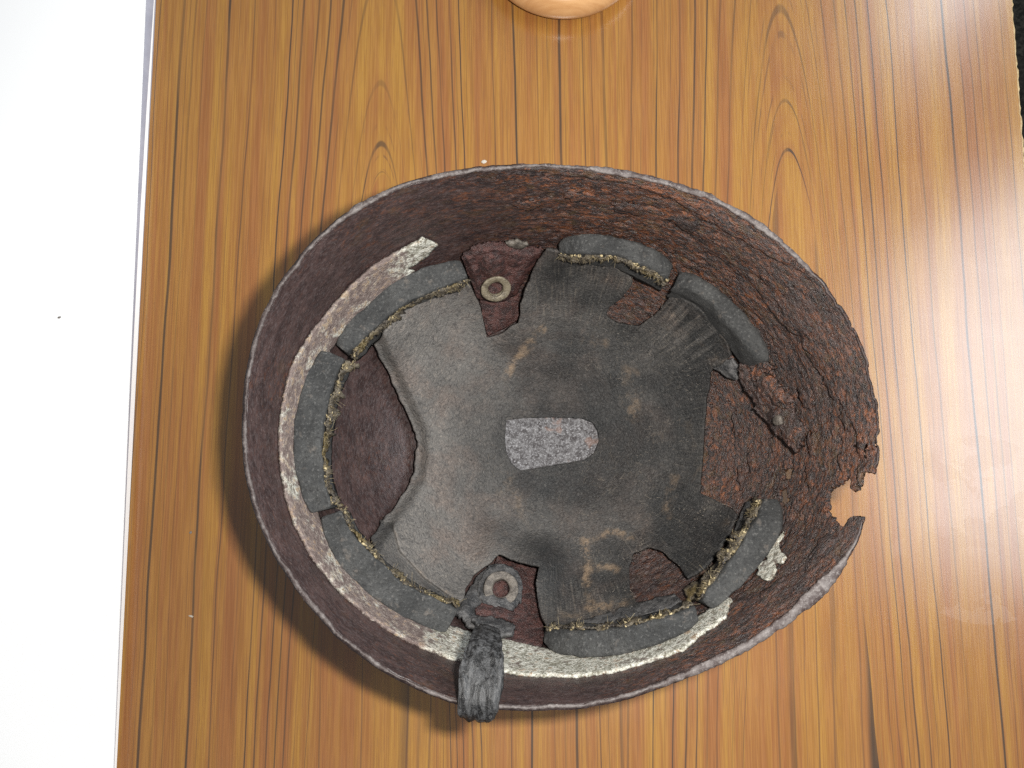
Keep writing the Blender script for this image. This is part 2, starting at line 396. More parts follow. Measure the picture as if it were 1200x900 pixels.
def mat_white():
    n = NT('white_paint'); a = n.noise(n.obj, 25, 3)
    return n.out(n.mix(a, (.90, .90, .91), (.93, .93, .93)), .45)

M = dict(table=mat_table(), rust=mat_rust(), rim=mat_rim(), leather=mat_leather(), foam=mat_foam(), felt=mat_felt(), fibre=mat_fibre(),
         band=mat_band(), crust=mat_crust(), strap=mat_strap(), wood=mat_lightwood(), floor=mat_floor(), white=mat_white(),
         grommet=mat_simple('tarnished_brass', (.085, .070, .048), (.185, .158, .110), 260, .42, .7, .0009, .15, (.34, .31, .25)),
         zinc=mat_simple('grey_washer', (.060, .052, .045), (.150, .132, .112), 260, .48, .8, .0011, .1, (.25, .225, .20)),
         lug=mat_simple('rusted_bracket_steel', (.026, .014, .014), (.085, .036, .031), 260, .40, 1.0, .0016, 0, (.17, .125, .12)),
         darkleather=mat_simple('grey_hard_leather', (.024, .025, .027), (.088, .086, .086), 220, .46, .9, .0013, 0, (.17, .165, .16)),
         edge=mat_simple('grey_board_edge', (.33, .34, .41), (.40, .41, .48), 60, .6, .1),  # board edge, greyer than the board's face
         trim=mat_simple('worn_table_edge', (.36, .25, .12), (.52, .40, .22), 300, .6, .4),
         mat=mat_simple('grey_fibre', (.10, .088, .075), (.22, .19, .155), 90, .6), fleck=mat_simple('white_fleck', (.40, .36, .30), (.60, .56, .50), 600, .7), crumb=mat_simple('dark_crumb', (.13, .12, .11), (.26, .23, .21), 600, .8))

# ------------------------------------------------------------------ floor and table
def slab(name, corners_top, corners_bot, mat, parent=None, bev=0.0):
    V = list(corners_top) + list(corners_bot); n = len(corners_top)
    Fc = [tuple(range(n)), tuple(reversed(range(n, 2 * n)))] + [(i, i + n, (i + 1) % n + n, (i + 1) % n) for i in range(n)]
    o = link_mesh(name, V, Fc, mat, parent, False); recalc(o)
    if bev:
        m = o.modifiers.new('bevel', 'BEVEL'); m.width = bev; m.segments = 3
    return o
fl = slab('floor', [(-3, -3, -.72), (3, -3, -.72), (3, 3, -.72), (-3, 3, -.72)], [(-3, -3, -.76), (3, -3, -.76), (3, 3, -.76), (-3, 3, -.76)], M['floor'])
fl['kind'] = 'structure'

xr = lambda y: (lambda a, b: a[0] + (b[0] - a[0]) * (y - a[1]) / (b[1] - a[1]))(at(1185, 0, 0), at(1200, 200, 0))
T = thing('table', 'teak brown laminate table with dark grain lines under the helmet', 'table', (0, 0, -.72))
TY0, TY1 = -.42, .62
def edge_line(y):                                   # slightly chewed right edge
    return xr(y) + .0006 * fbm(np.array([[y * 260, 0, 0]]), 3, 5)[0]
ys = np.linspace(TY0, TY1, 500)
top = [(-.62, TY0, 0)] + [(edge_line(y), y, 0) for y in ys] + [(-.62, TY1, 0)]
slab('tabletop', top, [(x, y, -.022) for x, y, z in top], M['table'], T)
tr = [(edge_line(y) + .0002, y) for y in ys]
V = []; Fc = []
for i, (x, y) in enumerate(tr):
    j = .0009 + .0007 * fbm(np.array([[y * 500, 3, 0]]), 2, 9)[0]
    V += [(x, y, -.0006), (x + j, y, -.0006), (x + j, y, -.022), (x, y, -.022)]
    if i:
        a = 4 * (i - 1); b = 4 * i
        Fc += [(a, b, b + 1, a + 1), (a + 1, b + 1, b + 2, a + 2), (a + 2, b + 2, b + 3, a + 3)]
recalc(link_mesh('edge_strip', V, Fc, M['trim'], T, False))
for (x, y) in ((-.56, -.36), (.24, -.36), (-.56, .56), (.24, .56)):
    s = .022
    slab('leg', [(x - s, y - s, -.022), (x + s, y - s, -.022), (x + s, y + s, -.022), (x - s, y + s, -.022)],
         [(x - s, y - s, -.72), (x + s, y - s, -.72), (x + s, y + s, -.72), (x - s, y + s, -.72)], M['trim'], T, .002)

# white board along the left side of the table
BZ = .011
t1 = at(172, -20, BZ); t2 = at(132.6, 915, BZ); b1 = at(184, -20, .0004); b2 = at(135.5, 915, .0004)
def ext(p, q, y):
    t = (y - p[1]) / (q[1] - p[1]); return p + (q - p) * t
yt, yb = .5, -.38
WB = thing('white_board', 'thick white painted board lying along the left side of the table', 'board', (-.4, 0, .0004))
tA = ext(t1, t2, yt); tB = ext(t1, t2, yb); bA = ext(b1, b2, yt); bB = ext(b1, b2, yb)
slab('board_face', [(-.60, yb, BZ), tuple(tB - [.0004, 0, 0]), tuple(tA - [.0004, 0, 0]), (-.60, yt, BZ)],
     [(-.60, yb, .0004), tuple(bB - [.0012, 0, 0]), tuple(bA - [.0012, 0, 0]), (-.60, yt, .0004)], M['white'], WB)
V = []; Fc = []
for i in range(40):
    k = i / 39; a = tB + (tA - tB) * k; b = bB + (bA - bB) * k
    for j in range(6):
        q = j / 5; V.append(a + (b - a) * q + np.array([.0005 * math.sin(math.pi * q), 0, -.0003 if j == 0 else 0]))
    if i: Fc += [(6 * i - 6 + j, 6 * i - 6 + j + 1, 6 * i + j + 1, 6 * i + j) for j in range(5)]
recalc(link_mesh('grey_edge', V, Fc, M['edge'], WB))

# ------------------------------------------------------------------ pale wooden dish at the top of the frame
def lathe(prof, n=96):
    V = []; Fc = []; m = len(prof)
    for i in range(n):
        a = 2 * math.pi * i / n
        for r, z in prof: V.append((r * math.cos(a), r * math.sin(a), z))
    for i in range(n):
        for j in range(m - 1):
            a = i * m + j; b = ((i + 1) % n) * m + j; Fc.append((a, b, b + 1, a + 1))
    return V, Fc
R_D = .0535
edge_pt = at(662, 20.5, .013)
prof = [(0, .0005), (R_D * .62, .0005), (R_D * .64, .001)]
for k in range(13):
    a = -math.pi / 2 + math.pi * k / 12 * .92
    prof.append((R_D - .013 + .013 * math.cos(a) * 1.0, .0135 + .0125 * math.sin(a)))
prof += [(R_D - .022, .0235), (R_D - .030, .017), (R_D - .040, .012), (0, .011)]
V, Fc = lathe(prof)
dish = link_mesh('wooden_dish', V, Fc, M['wood']); recalc(dish)
dish.location = (edge_pt[0], edge_pt[1] + R_D, 0)
tag(dish, 'round pale varnished wooden dish cut off by the top edge of the picture', 'dish')

# crumbs
def fleck(name, px, py, z, L, W, rot, mat, label, cat, seed):
    bm = bmesh.new(); bmesh.ops.create_icosphere(bm, subdivisions=2, radius=1)
    for v in bm.verts:
        k = 1 + .35 * noise(np.array([[v.co.x * 1.4, v.co.y * 1.4, v.co.z * 1.4]]), seed)[0]
        v.co = Vector((v.co.x * L * k, v.co.y * W * k, max(v.co.z, -.6) * .0006 * k))
    me = bpy.data.meshes.new(name); bm.to_mesh(me); bm.free(); me.materials.append(mat)
    o = bpy.data.objects.new(name, me); COL.objects.link(o); p = at(px, py, z); o.location = (p[0], p[1], z + .0004); o.rotation_euler = (0, 0, rot)
    return tag(o, label, cat)
fleck('paint_fleck', 567, 190, 0, .0022, .0011, .2, M['fleck'], 'small white paint fleck on the wood just above the helmet rim', 'fleck', 1)
fleck('paint_fleck', 224, 722, 0, .0014, .0006, -.2, M['fleck'], 'tiny pale fleck on bare wood left of the helmet', 'fleck', 2)
fleck('dark_crumb', 70, 372, BZ, .0011, .0006, .4, M['crumb'], 'small dark crumb lying on the white board', 'crumb', 3)
fleck('dark_crumb', 224, 624, 0, .0009, .0008, 0, M['crumb'], 'tiny dark speck on the wood left of the helmet', 'crumb', 4)

# ------------------------------------------------------------------ the helmet
ZR = .150
rim_px = [(288, 500), (292, 440), (305, 385), (330, 335), (365, 290), (400, 258), (430, 239), (470, 220), (520, 206.5), (570, 199), (625, 196), (680, 198), (730, 204),
          (780, 215), (830, 232), (880, 259), (920, 290), (960, 331), (985, 365), (1005, 402), (1018, 440), (1024, 470), (1027, 500), (1027, 540), (1021, 575), (1008, 608),
          (1003, 630), (985, 660), (960, 690), (920, 725), (880, 752), (830, 777), (780, 798), (730, 815), (680, 825), (620, 827), (585, 826), (540, 821), (500, 807),
          (450, 782), (400, 745), (360, 700), (325, 648), (303, 600), (291, 550)]
APEX = at(646, 524, .004)
rp = np.array(rim_px, float)
q = np.vstack([rp, rp[:1]])
q = np.vstack([np.stack([q[:-1], q[:-1] * .5 + q[1:] * .5], 1).reshape(-1, 2)])
RW = at(q[:, 0], q[:, 1], np.full(len(q), ZR))
ang = np.arctan2(RW[:, 1] - APEX[1], RW[:, 0] - APEX[0]); rad = np.hypot(RW[:, 0] - APEX[0], RW[:, 1] - APEX[1])
o_ = np.argsort(ang); ang = ang[o_]; rad = rad[o_]
angp = np.concatenate([ang - 2 * np.pi, ang, ang + 2 * np.pi]); radp = np.concatenate([rad] * 3)
# smooth the traced radius a little
tt = np.linspace(-np.pi, np.pi, 1440, endpoint=False); rr = np.interp(tt, angp, radp)
k = np.hanning(31); k /= k.sum(); rr = np.convolve(np.concatenate([rr[-15:], rr, rr[:15]]), k, 'valid')
def Rim(t):
    t = (np.asarray(t) + np.pi) % (2 * np.pi) - np.pi
    return np.interp(t, np.concatenate([tt, [np.pi]]), np.concatenate([rr, rr[:1]]))
PF = np.array([(1.0, 0), (.972, .07), (.945, .16), (.922, .25), (.898, .34), (.862, .46), (.80, .60), (.70, .74), (.56, .86), (.40, .94), (.22, .985), (.1, .997), (0, 1)])
PF = smooth(PF, 400, 3)
s_ = np.concatenate([[0], np.cumsum(np.hypot(np.diff(PF[:, 0]), np.diff(PF[:, 1])))]); s_ /= s_[-1]
DEPTH = ZR - .0035
_jt = np.linspace(-np.pi, np.pi, 3001)
_jc = np.stack([np.cos(_jt), np.sin(_jt), 0 * _jt], 1)
_jr = np.clip(1 - np.abs(_jt - .15) / .55, 0, 1)
JAG = (.00030 + .0006 * _jr) * fbm(_jc * 30, 5, 301, .62) - (.0003 + .0010 * _jr) * sstep(.1, .4, fbm(_jc * 21, 4, 305))
def Shell(t, s):
    f = np.interp(s, s_, PF[:, 0]); d = np.interp(s, s_, PF[:, 1]); r = Rim(t)
    # the dome is rounder and more regular than the rim
    r = r * (1 - .35 * d) + .35 * d * rr.mean()
    r = r + np.interp((np.asarray(t) + np.pi) % (2 * np.pi) - np.pi, _jt, JAG) * np.clip(1 - np.asarray(s) / .045, 0, 1)
    return np.stack([APEX[0] + r * f * np.cos(t), APEX[1] + r * f * np.sin(t), ZR - DEPTH * d], -1)

NOTCH_C = math.atan2(*(at(1000, 585, ZR)[:2] - APEX[:2])[::-1])
th = list(np.linspace(-np.pi, np.pi, 1000, endpoint=False)) + list(NOTCH_C + np.linspace(-.32, .32, 340))
th = np.unique(np.round((np.array(th) + np.pi) % (2 * np.pi) - np.pi, 5))
NR = 230; NT_ = len(th)
sv = np.linspace(0, .992, NR)
TT, SS = np.meshgrid(th, sv, indexing='ij')
base = Shell(TT, SS)                                    # NT x NR x 3
e = 1e-3
dt = Shell(TT + e, SS) - Shell(TT - e, SS); ds = Shell(TT, np.clip(SS + e, 0, 1)) - Shell(TT, np.clip(SS - e, 0, 1))
nrm = np.cross(dt, ds); nrm /= np.linalg.norm(nrm, axis=-1, keepdims=True) + 1e-12
inw = np.sign((nrm * (np.array([APEX[0], APEX[1], .16]) - base)).sum(-1, keepdims=True)); nrm *= inw
PX, PY = proj(base)
# smooth BVH used to seat the liner parts
st = 6; tb = np.linspace(-np.pi, np.pi, 181); sb = np.linspace(-.0, 1.0, 70)
TB, SB = np.meshgrid(tb, sb, indexing='ij'); VB = Shell(TB, SB).reshape(-1, 3); nb_ = len(sb)
FB = [(i * nb_ + j, (i + 1) * nb_ + j, (i + 1) * nb_ + j + 1, i * nb_ + j + 1) for i in range(180) for j in range(nb_ - 1)]
BVH = BVHTree.FromPolygons([Vector(v) for v in VB], FB)
CV = Vector(CAM)
def hit(px, py):
    d = ray(px, py)
    loc, n, i, dist = BVH.ray_cast(CV, Vector(d).normalized())
    return None if loc is None else np.array(loc)

# relief of the corroded steel
P3 = base.reshape(-1, 3); pxs = PX.ravel(); pys = PY.ravel()
right_w = sstep(520, 860, pxs + .35 * (500 - pys))
ani = P3 * np.array([1, 1, 2.2])
disp = (.0001 + .0005 * right_w) * fbm(ani * np.array([170, 170, 170]), 4, 3, .6) + (.0001 + .0003 * right_w) * fbm(ani * np.array([430, 430, 560]), 2, 21, .6)
pit = fbm(P3 * np.array([260, 260, 420]), 3, 33); disp -= (.00006 + .00074 * right_w) * sstep(.18, .5, pit)
disp += .0008 * right_w * fbm(P3 * 38, 3, 71)
# flaked ledges: a layer of scale standing proud on the rim side of these lines
for line, hgt in (([(640, 203), (700, 209), (745, 217), (790, 233), (840, 263), (885, 289), (927, 312)], .0016),
                  ([(938, 395), (951, 412), (977, 455), (992, 482), (1005, 510), (1007, 540)], .0018),
                  ([(820, 345 - 60), (880, 330), (930, 400)], .0009)):
    L = resample(line, step=4); L = L + 1.8 * np.stack([fbm(np.c_[L * .11, L[:, 0] * 0], 2, 5), fbm(np.c_[L * .11, L[:, 0] * 0], 2, 6)], 1)
    d, bx, by, sd = nearest(L, pxs, pys, False)
    fade = sstep(60, 6, d) 
    ends = np.minimum(np.hypot(pxs - L[0, 0], pys - L[0, 1]), np.hypot(pxs - L[-1, 0], pys - L[-1, 1]))
    disp += hgt * (sd < 0) * fade * sstep(0, 14, ends) * sstep(0, 2.0, d)
rimfade = sstep(0, .03, SS.ravel())
disp *= .35 + .65 * rimfade
disp *= sstep(.992, .93, SS.ravel())
V3 = P3 + nrm.reshape(-1, 3) * disp[:, None]

notch = rough([(1013, 553), (1008, 571), (1001, 574.5), (996, 573), (996.5, 563), (993, 556.5), (985, 565), (971, 573), (967, 585), (970, 600), (979, 612), (988.5, 618), (993, 609), (1000, 604), (1004, 605), (1012, 603), (1050, 600), (1050, 552)], .9, 2, .25, 4)
hole1 = rough([(916, 551), (927, 547.5), (927, 560), (918, 564)], .6, 1.5, .3, 8)
hole2 = rough([(911.5, 574), (920, 569.5), (923.5, 586), (917.5, 595), (912, 584)], .6, 1.5, .3, 9)
idx = np.arange(NT_ * NR).reshape(NT_, NR)
A = idx; B = np.roll(idx, -1, axis=0)
quads = np.stack([A[:, :-1], B[:, :-1], B[:, 1:], A[:, 1:]], -1).reshape(-1, 4)
cx = pxs[quads].mean(1); cy = pys[quads].mean(1)
keep = np.ones(len(quads), bool); hole_v = {}
for poly in (notch, hole1, hole2):
    m = inside(poly, cx, cy); keep &= ~m
    bv = np.intersect1d(np.unique(quads[m]), np.unique(quads[~m]))
    if len(bv):
        d, bx, by, sd = nearest(poly, pxs[bv], pys[bv])
        for v, x, y, dd in zip(bv, bx, by, d):
            if dd < 4:
                h = hit(x, y)
                if h is not None: V3[v] = h + nrm.reshape(-1, 3)[v] * disp[v]
quads = quads[keep]
H = thing('helmet', 'rusted steel helmet lying upside down, torn leather and foam liner showing inside', 'helmet', (APEX[0], APEX[1], .0))
orange = np.clip(right_w * .75 + .25 * sstep(330, 200, pys) + .5 * fbm(P3 * 30, 3, 91), 0, 1)
shell = link_mesh('shell', V3, quads, M['rust'], H, True, dict(orange=orange, grit=right_w))
recalc(shell)
# normals must look inwards for the solidify offset
c0 = shell.data.polygons[len(shell.data.polygons) // 2]
if c0.normal.dot(Vector((APEX[0], APEX[1], .16)) - (c0.center + H.location)) < 0: shell.data.flip_normals()
solid(shell, .0024, -1)

# rim bead of bare, eroded edge
def rim_bead(t0, t1, n):
    t = np.linspace(t0, t1, n); p = Shell(t, np.zeros(n)); px, py = proj(p)
    bare = 1 - sstep(930, 985, px) * sstep(300, 345, py) * sstep(640, 590, py) - .35 * sstep(560, 470, px) * sstep(260, 300, py)
    wide = .0008 + .0005 * sstep(620, 420, px) + .0021 * sstep(700, 980, px) * sstep(640, 690, py) + .0008 * sstep(600, 760, px) * sstep(330, 260, py)
    wide *= (1 + .45 * fbm(p * 45, 3, 77) + .25 * fbm(p * 330, 3, 78)) * (.35 + .65 * np.clip(bare, 0, 1))
    wide += .0004 * fbm(p * 160, 3, 5)
    hgt = .0009 + .0003 * fbm(p * 110, 2, 8)
    endk = np.clip(np.minimum(np.arange(n), np.arange(n)[::-1]) / 6, .05, 1) ** .5
    rdir = np.stack([np.cos(t), np.sin(t), 0 * t], -1)
    V = []; Fc = []; K = 12
    for i in range(n):
        for k in range(K):
            a = 2 * math.pi * k / K
            off = rdir[i] * (math.cos(a) * wide[i] * endk[i] + .0006) + np.array([0, 0, math.sin(a) * hgt[i] * endk[i] + .0002])
            V.append(p[i] + off)
        if i:
            for k in range(K):
                a = (i - 1) * K + k; b = (i - 1) * K + (k + 1) % K; Fc.append((a, b, b + K, a + K))
    V = np.array(V); V += ((.0003 * fbm(V * 700, 2, 44) + .0005 * fbm(V * 120, 4, 45))[:, None]) * np.tile(rdir.repeat(K, 0), 1)
    Fc += [tuple(range(K)), tuple(range((n - 1) * K, n * K))]
    return V, Fc, np.clip(bare, 0, 1).repeat(K)
ta = math.atan2(*(at(1021, 552, ZR)[:2] - APEX[:2])[::-1]); tb2 = math.atan2(*(at(1007, 607, ZR)[:2] - APEX[:2])[::-1])
V, Fc, bare_ = rim_bead(ta + .004, tb2 + 2 * math.pi - .002, 1300)
recalc(link_mesh('rim_edge', V, Fc, M['rim'], H, True, dict(bare=bare_)))

# ---- patches that follow the shell: polygon as seen, seated on the shell and lifted off it
def patch(name, poly, step, lift, mat, parent, thick=.0015, relief=None, attrs=None, holes=(), taper=0):
    poly = np.asarray(poly, float); x0, y0 = poly.min(0) - step; x1, y1 = poly.max(0) + step
    gx = np.arange(x0, x1 + step, step); gy = np.arange(y0, y1 + step, step)
    X, Y = np.meshgrid(gx, gy, indexing='ij'); nx, ny = X.shape
    cxm = X[:-1, :-1] + step / 2; cym = Y[:-1, :-1] + step / 2
    kc = inside(poly, cxm, cym)
    for h in holes: kc &= ~inside(h, cxm, cym)
    used = np.zeros((nx, ny), int)
    for dx in (0, 1):
        for dy in (0, 1): used[dx:nx - 1 + dx, dy:ny - 1 + dy] += kc
    bnd = (used > 0) & (used < 4)
    Xf = X.copy(); Yf = Y.copy()
    bx_, by_ = X[bnd], Y[bnd]; best = None
    for h in (poly, *holes):
        d, qx, qy, sd = nearest(h, bx_, by_)
        if best is None: best = [d, qx, qy]
        else:
            m = d < best[0]; best = [np.where(m, d, best[0]), np.where(m, qx, best[1]), np.where(m, qy, best[2])]
    Xf[bnd] = best[1]; Yf[bnd] = best[2]
    ids = -np.ones((nx, ny), int); sel = used > 0; ids[sel] = np.arange(sel.sum())
    xs, ys_ = Xf[sel], Yf[sel]
    D, _, _, _ = nearest(poly, xs, ys_)
    L = lift(xs, ys_, D) if callable(lift) else np.full(xs.shape, lift)
    dirs = ray(xs, ys_); dirs /= np.linalg.norm(dirs, axis=1, keepdims=True)
    P = np.zeros((len(xs), 3))
    for i in range(len(xs)):
        loc, n, fi, dist = BVH.ray_cast(CV, Vector(dirs[i]))
        if loc is None: dist = (ZR - CAM[2]) / dirs[i][2]
        P[i] = CAM + dirs[i] * (dist - L[i])
    if relief is not None: P -= dirs * relief(xs, ys_, P)[:, None]
    ci, cj = np.nonzero(kc)
    Q = np.stack([ids[ci, cj], ids[ci, cj + 1], ids[ci + 1, cj + 1], ids[ci + 1, cj]], 1)
    at_ = {k: f(xs, ys_, P) for k, f in (attrs or {}).items()}
    o = link_mesh(name, P, Q, mat, parent, True, at_)
    # face the camera side
    p0 = o.data.polygons[len(o.data.polygons) // 2]
    if p0.normal.z < 0: o.data.flip_normals()
    solid(o, thick, -1)
    return o

# ---- leather liner
lea = [(470, 352), (500, 338), (530, 326), (552, 335), (560, 352), (565, 372), (570, 396), (588, 391), (607, 379), (612, 352), (624, 318), (640, 292), (656, 296), (700, 304), (738, 322),
       (742, 333), (728, 350), (712, 362), (711, 372), (724, 380), (748, 383), (768, 370), (784, 350), (798, 349), (820, 362), (838, 381), (851, 402), (856, 416), (848, 427), (834, 431),
       (827, 470), (823, 530), (820, 578), (834, 584), (856, 596), (864, 603), (856, 620), (842, 645), (826, 664), (805, 677),
       (797, 664), (776, 645), (758, 640), (742, 648), (737, 664), (738, 690), (746, 706), (760, 703), (790, 702), (800, 706), (760, 722), (700, 734), (645, 740), (633, 718), (628, 690), (632, 664), (606, 657), (585, 648),
       (572, 662), (556, 672), (546, 690), (542, 708), (528, 712), (500, 700), (470, 684), (447, 662), (440, 645), (437, 630), (452, 606), (471, 583), (486, 556), (489, 535), (488, 508), (476, 482), (462, 450), (447, 422), (441, 405), (452, 388), (468, 372), (472, 362)]
lea = rough(lea, 1.6, 2.0, .10, 2)
slot = [(594, 492), (612, 490), (645, 489), (680, 490), (694, 495), (701, 506), (702, 516), (697, 530), (685, 539), (655, 544), (630, 548), (610, 551), (600, 543), (594, 532), (592, 512)]
slot = rough(slot, .8, 2, .12, 3)
bow = np.array([(437, 630), (452, 606), (471, 583), (486, 556), (489, 535), (488, 508), (476, 482), (462, 450), (447, 422), (441, 405)])
def l_lift(x, y, D):
    d, _, _, _ = nearest(bow, x, y, False)
    L = np.full(x.shape, .0100) - .0052 * sstep(17, 0, d)
    L = np.where(d < 17, .0105 - .0085 * sstep(17, 0, d), L) + .0085 * sstep(110, 20, d)
    for ln in ([(632, 662), (628, 690), (634, 718), (645, 740)], [(640, 291), (624, 318), (611, 354), (607, 380)], [(585, 648), (606, 657), (632, 664)]):
        dl, _, _, sl = nearest(np.array(ln, float), x, y, False); L = L + .0070 * sstep(45, 2, dl)
    rc = np.hypot(x - 655, (y - 515) * 1.05)
    L -= .0028 * sstep(115, 55, rc)
    ds, _, _, _ = nearest(slot, x, y); L -= .0012 * sstep(14, 0, ds)
    L += .0012 * sstep(25, 0, D) * sstep(120, 200, rc) * sstep(560, 620, x)
    # folded margin at the lower left
    fold = np.array([(462, 618), (470, 645), (498, 676), (532, 700)])
    df, _, _, sd = nearest(fold, x, y, False); L -= .0035 * sstep(0, 3.5, df) * (sd > 0) * (x < 560) * (y > 612)
    return L
def l_relief(x, y, P):
    rc = np.hypot(x - 650, y - 515); an = np.arctan2(y - 515, x - 650)
    pol = np.stack([an * 22, rc * .018, 0 * rc], 1)
    r = .00075 * sstep(110, 190, rc) * fbm(pol, 4, 12, .6) * (.25 + .75 * sstep(540, 640, x))
    r += .0009 * fbm(P * 55, 3, 18) + .00022 * fbm(P * 420, 3, 19)
    pol2 = np.stack([an * 7, rc * .01, 0 * rc], 1); r += .0018 * sstep(90, 210, rc) * fbm(pol2, 2, 15) * sstep(520, 640, x)
    return r
def l_dust_shade(x, y, P):
    d = .16 + .71 * sstep(650, 470, x) - .18 * sstep(120, 60, np.hypot(x - 670, y - 515))  # dust tone, with the shading of the bowl mixed into it
    d -= .14 * sstep(740, 830, x) + .05 * sstep(600, 700, y) * sstep(560, 640, x)
    d += .35 * fbm(P * 45, 4, 61)
    dw, _, _, _ = nearest(bow, x, y, False); d -= .20 * sstep(22, 12, dw)  # shade of the turned-down lip, put into the leather colour
    df, _, _, sf = nearest(np.array([(462, 618), (470, 645), (498, 676), (532, 700)], float), x, y, False)
    d -= .42 * (sf > 0) * (x < 560) * (y > 612) * sstep(0, 3, df)
    d += .40 * sstep(150, 210, np.hypot(x - 650, y - 515)) * sstep(690, 760, x) * sstep(470, 400, y) * sstep(.1, .5, fbm(np.stack([np.arctan2(y - 515, x - 650) * 30, np.hypot(x - 650, y - 515) * .02, 0 * x], 1), 3, 66))
    return np.clip(d, 0, 1)
marks = [[(684, 632), (689, 655), (686, 680), (690, 704), (700, 711)], [(688, 634), (704, 628), (722, 624), (738, 630)], [(692, 666), (706, 662), (721, 667)], [(690, 713), (712, 709), (740, 701), (752, 698)], [(686, 660), (689, 690)],
         [(638, 383), (622, 402), (606, 420), (593, 440)], [(600, 575), (612, 600), (622, 612)], [(735, 430), (742, 455), (744, 490)], [(688, 398), (705, 402)], [(790, 560), (782, 600)], [(655, 722), (700, 722)], [(596, 560), (590, 580)]]
def l_scuff(x, y, P):
    s = np.zeros(x.shape)
    for i, m in enumerate(marks):
        d, _, _, _ = nearest(np.array(m, float), x, y, False)
        s = np.maximum(s, (.85 if i < 6 else .42) * np.exp(-(d / (6.5 if i < 6 else 10)) ** 2))
    df, _, _, sf = nearest(np.array([(462, 618), (470, 645), (498, 676), (532, 700)], float), x, y, False); s = np.maximum(s, .42 * np.exp(-(df / 3.0) ** 2))
    s = s * (.75 + .8 * fbm(P * 260, 3, 77)); 
    s += .18 * sstep(.10, .5, fbm(P * 60, 3, 88)) * .6 + .25 * sstep(690, 760, x) * sstep(.15, .5, fbm(P * 110, 3, 89)) * sstep(660, 600, y)
    return np.clip(s, 0, 1)
leather = patch('leather_liner', lea, 1.4, l_lift, M['leather'], H, .0016, l_relief, dict(dust_shade=l_dust_shade, scuff=l_scuff, pu=lambda x, y, P: np.arctan2(y - 515, x - 650) * .085, pv=lambda x, y, P: np.hypot(x - 650, y - 515) / 2100, radial=lambda x, y, P: sstep(95, 175, np.hypot(x - 650, y - 515)) * (.12 + .88 * sstep(560, 640, x - .25 * np.abs(y - 515) + 60))), (slot,))
patch('corroded_plate', [(p[0] + (3 if p[0] > 648 else -3), p[1] + (3 if p[1] > 519 else -3)) for p in slot], 1.3, .0020, M['crust'], H, .0012, lambda x, y, P: .0007 * fbm(P * 500, 3, 5, .7))

# pale fibres matted on the leather
def matted():
    me = leather.data; vs = np.empty(len(me.vertices) * 3, np.float32); me.vertices.foreach_get('co', vs); vs = vs.reshape(-1, 3) + np.array([APEX[0], APEX[1], 0]); 
    qx, qy = proj(vs); rs = np.random.default_rng(4); V = []; Fc = []
    ok = np.nonzero((qx > 560) & (rs.random(len(qx)) < .15 + .85 * sstep(640, 720, qx)))[0]
    cl = fbm(vs[ok] * 70, 3, 9); ok = ok[(cl > -.02)]
    tree = __import__('mathutils').kdtree.KDTree(len(vs))
    for i, v in enumerate(vs): tree.insert(v, i)
    tree.balance()
    for i in rs.choice(ok, 900, replace=False):
        p = vs[i].copy(); rad_ = p - np.array([APEX[0], APEX[1], p[2]]); rl = np.linalg.norm(rad_); rad_ /= rl + 1e-9
        a = rs.normal(0, .45) if rl > .05 else rs.uniform(0, 6.28)
        d = np.array([rad_[0] * math.cos(a) - rad_[1] * math.sin(a), rad_[0] * math.sin(a) + rad_[1] * math.cos(a), 0])
        Lf = rs.uniform(.0018, .0055); R0 = rs.uniform(.00006, .00013); turn = rs.normal(0, .5); b0 = len(V); pts = []
        for s in range(6):
            co, j, dd = tree.find(p); c = np.array([p[0], p[1], co[2] + .0002]); pts.append(c)
            d = np.array([d[0] * math.cos(turn * .4) - d[1] * math.sin(turn * .4), d[0] * math.sin(turn * .4) + d[1] * math.cos(turn * .4), 0]); p = p + d * Lf / 5
        for s, c in enumerate(pts):
            r0 = R0 * (1 - .12 * s); V += [c + [r0, 0, 0], c + [-r0 * .5, r0 * .87, 0], c + [-r0 * .5, -r0 * .87, r0]]
            if s: Fc += [(b0 + 3 * s - 3 + k, b0 + 3 * s - 3 + (k + 1) % 3, b0 + 3 * s + (k + 1) % 3, b0 + 3 * s + k) for k in range(3)]
    o = link_mesh('matted_fibre', V, Fc, M['mat'], leather); o['kind'] = 'stuff'
matted()
# ---- aluminium band of the liner
band_out = [(514, 287), (497, 280), (462, 299), (438, 312), (410, 338), (386, 365), (368, 389), (355, 408), (342, 432), (334, 465), (329, 505), (330, 542), (336, 580), (346, 612), (367, 652), (395, 687),
            (427, 717), (465, 742), (502, 760), (537, 772), (565, 780), (590, 785.5), (625, 790), (675, 791), (717, 786), (750, 777), (800, 760), (820, 743), (850, 722), (857, 700)]
band_in = [(848, 700), (825, 716), (800, 735), (760, 752), (700, 764), (650, 762), (610, 752), (585, 745), (555, 740), (525, 732), (495, 725), (465, 708), (437, 690), (412, 666), (392, 640), (378, 612), (368, 585), (358, 555),
           (355, 515), (358, 480), (366, 450), (380, 420), (396, 400), (414, 380), (440, 356), (470, 334), (487, 318), (478, 316), (500, 302)]
def b_white(x, y, P):
    k = .55 * sstep(560, 600, x) + .75 * sstep(470, 490, x) * sstep(330, 320, y) + .5 * sstep(450, 485, x) * sstep(330, 318, y)
    k += .45 * sstep(690, 735, y) * sstep(470, 510, x) + .25 * sstep(640, 670, y) * sstep(420, 390, x)
    k += .08 + .22 * sstep(.0, .4, fbm(P * 60, 3, 97))
    return np.clip(k, 0, 1)
bandpoly = rough(band_out + band_in, 1.4, 2, .16, 14)
band_top = np.array(band_out, float)
def bd_lift(x, y, D):
    return .0050 - .0009 * sstep(4, 0, D)
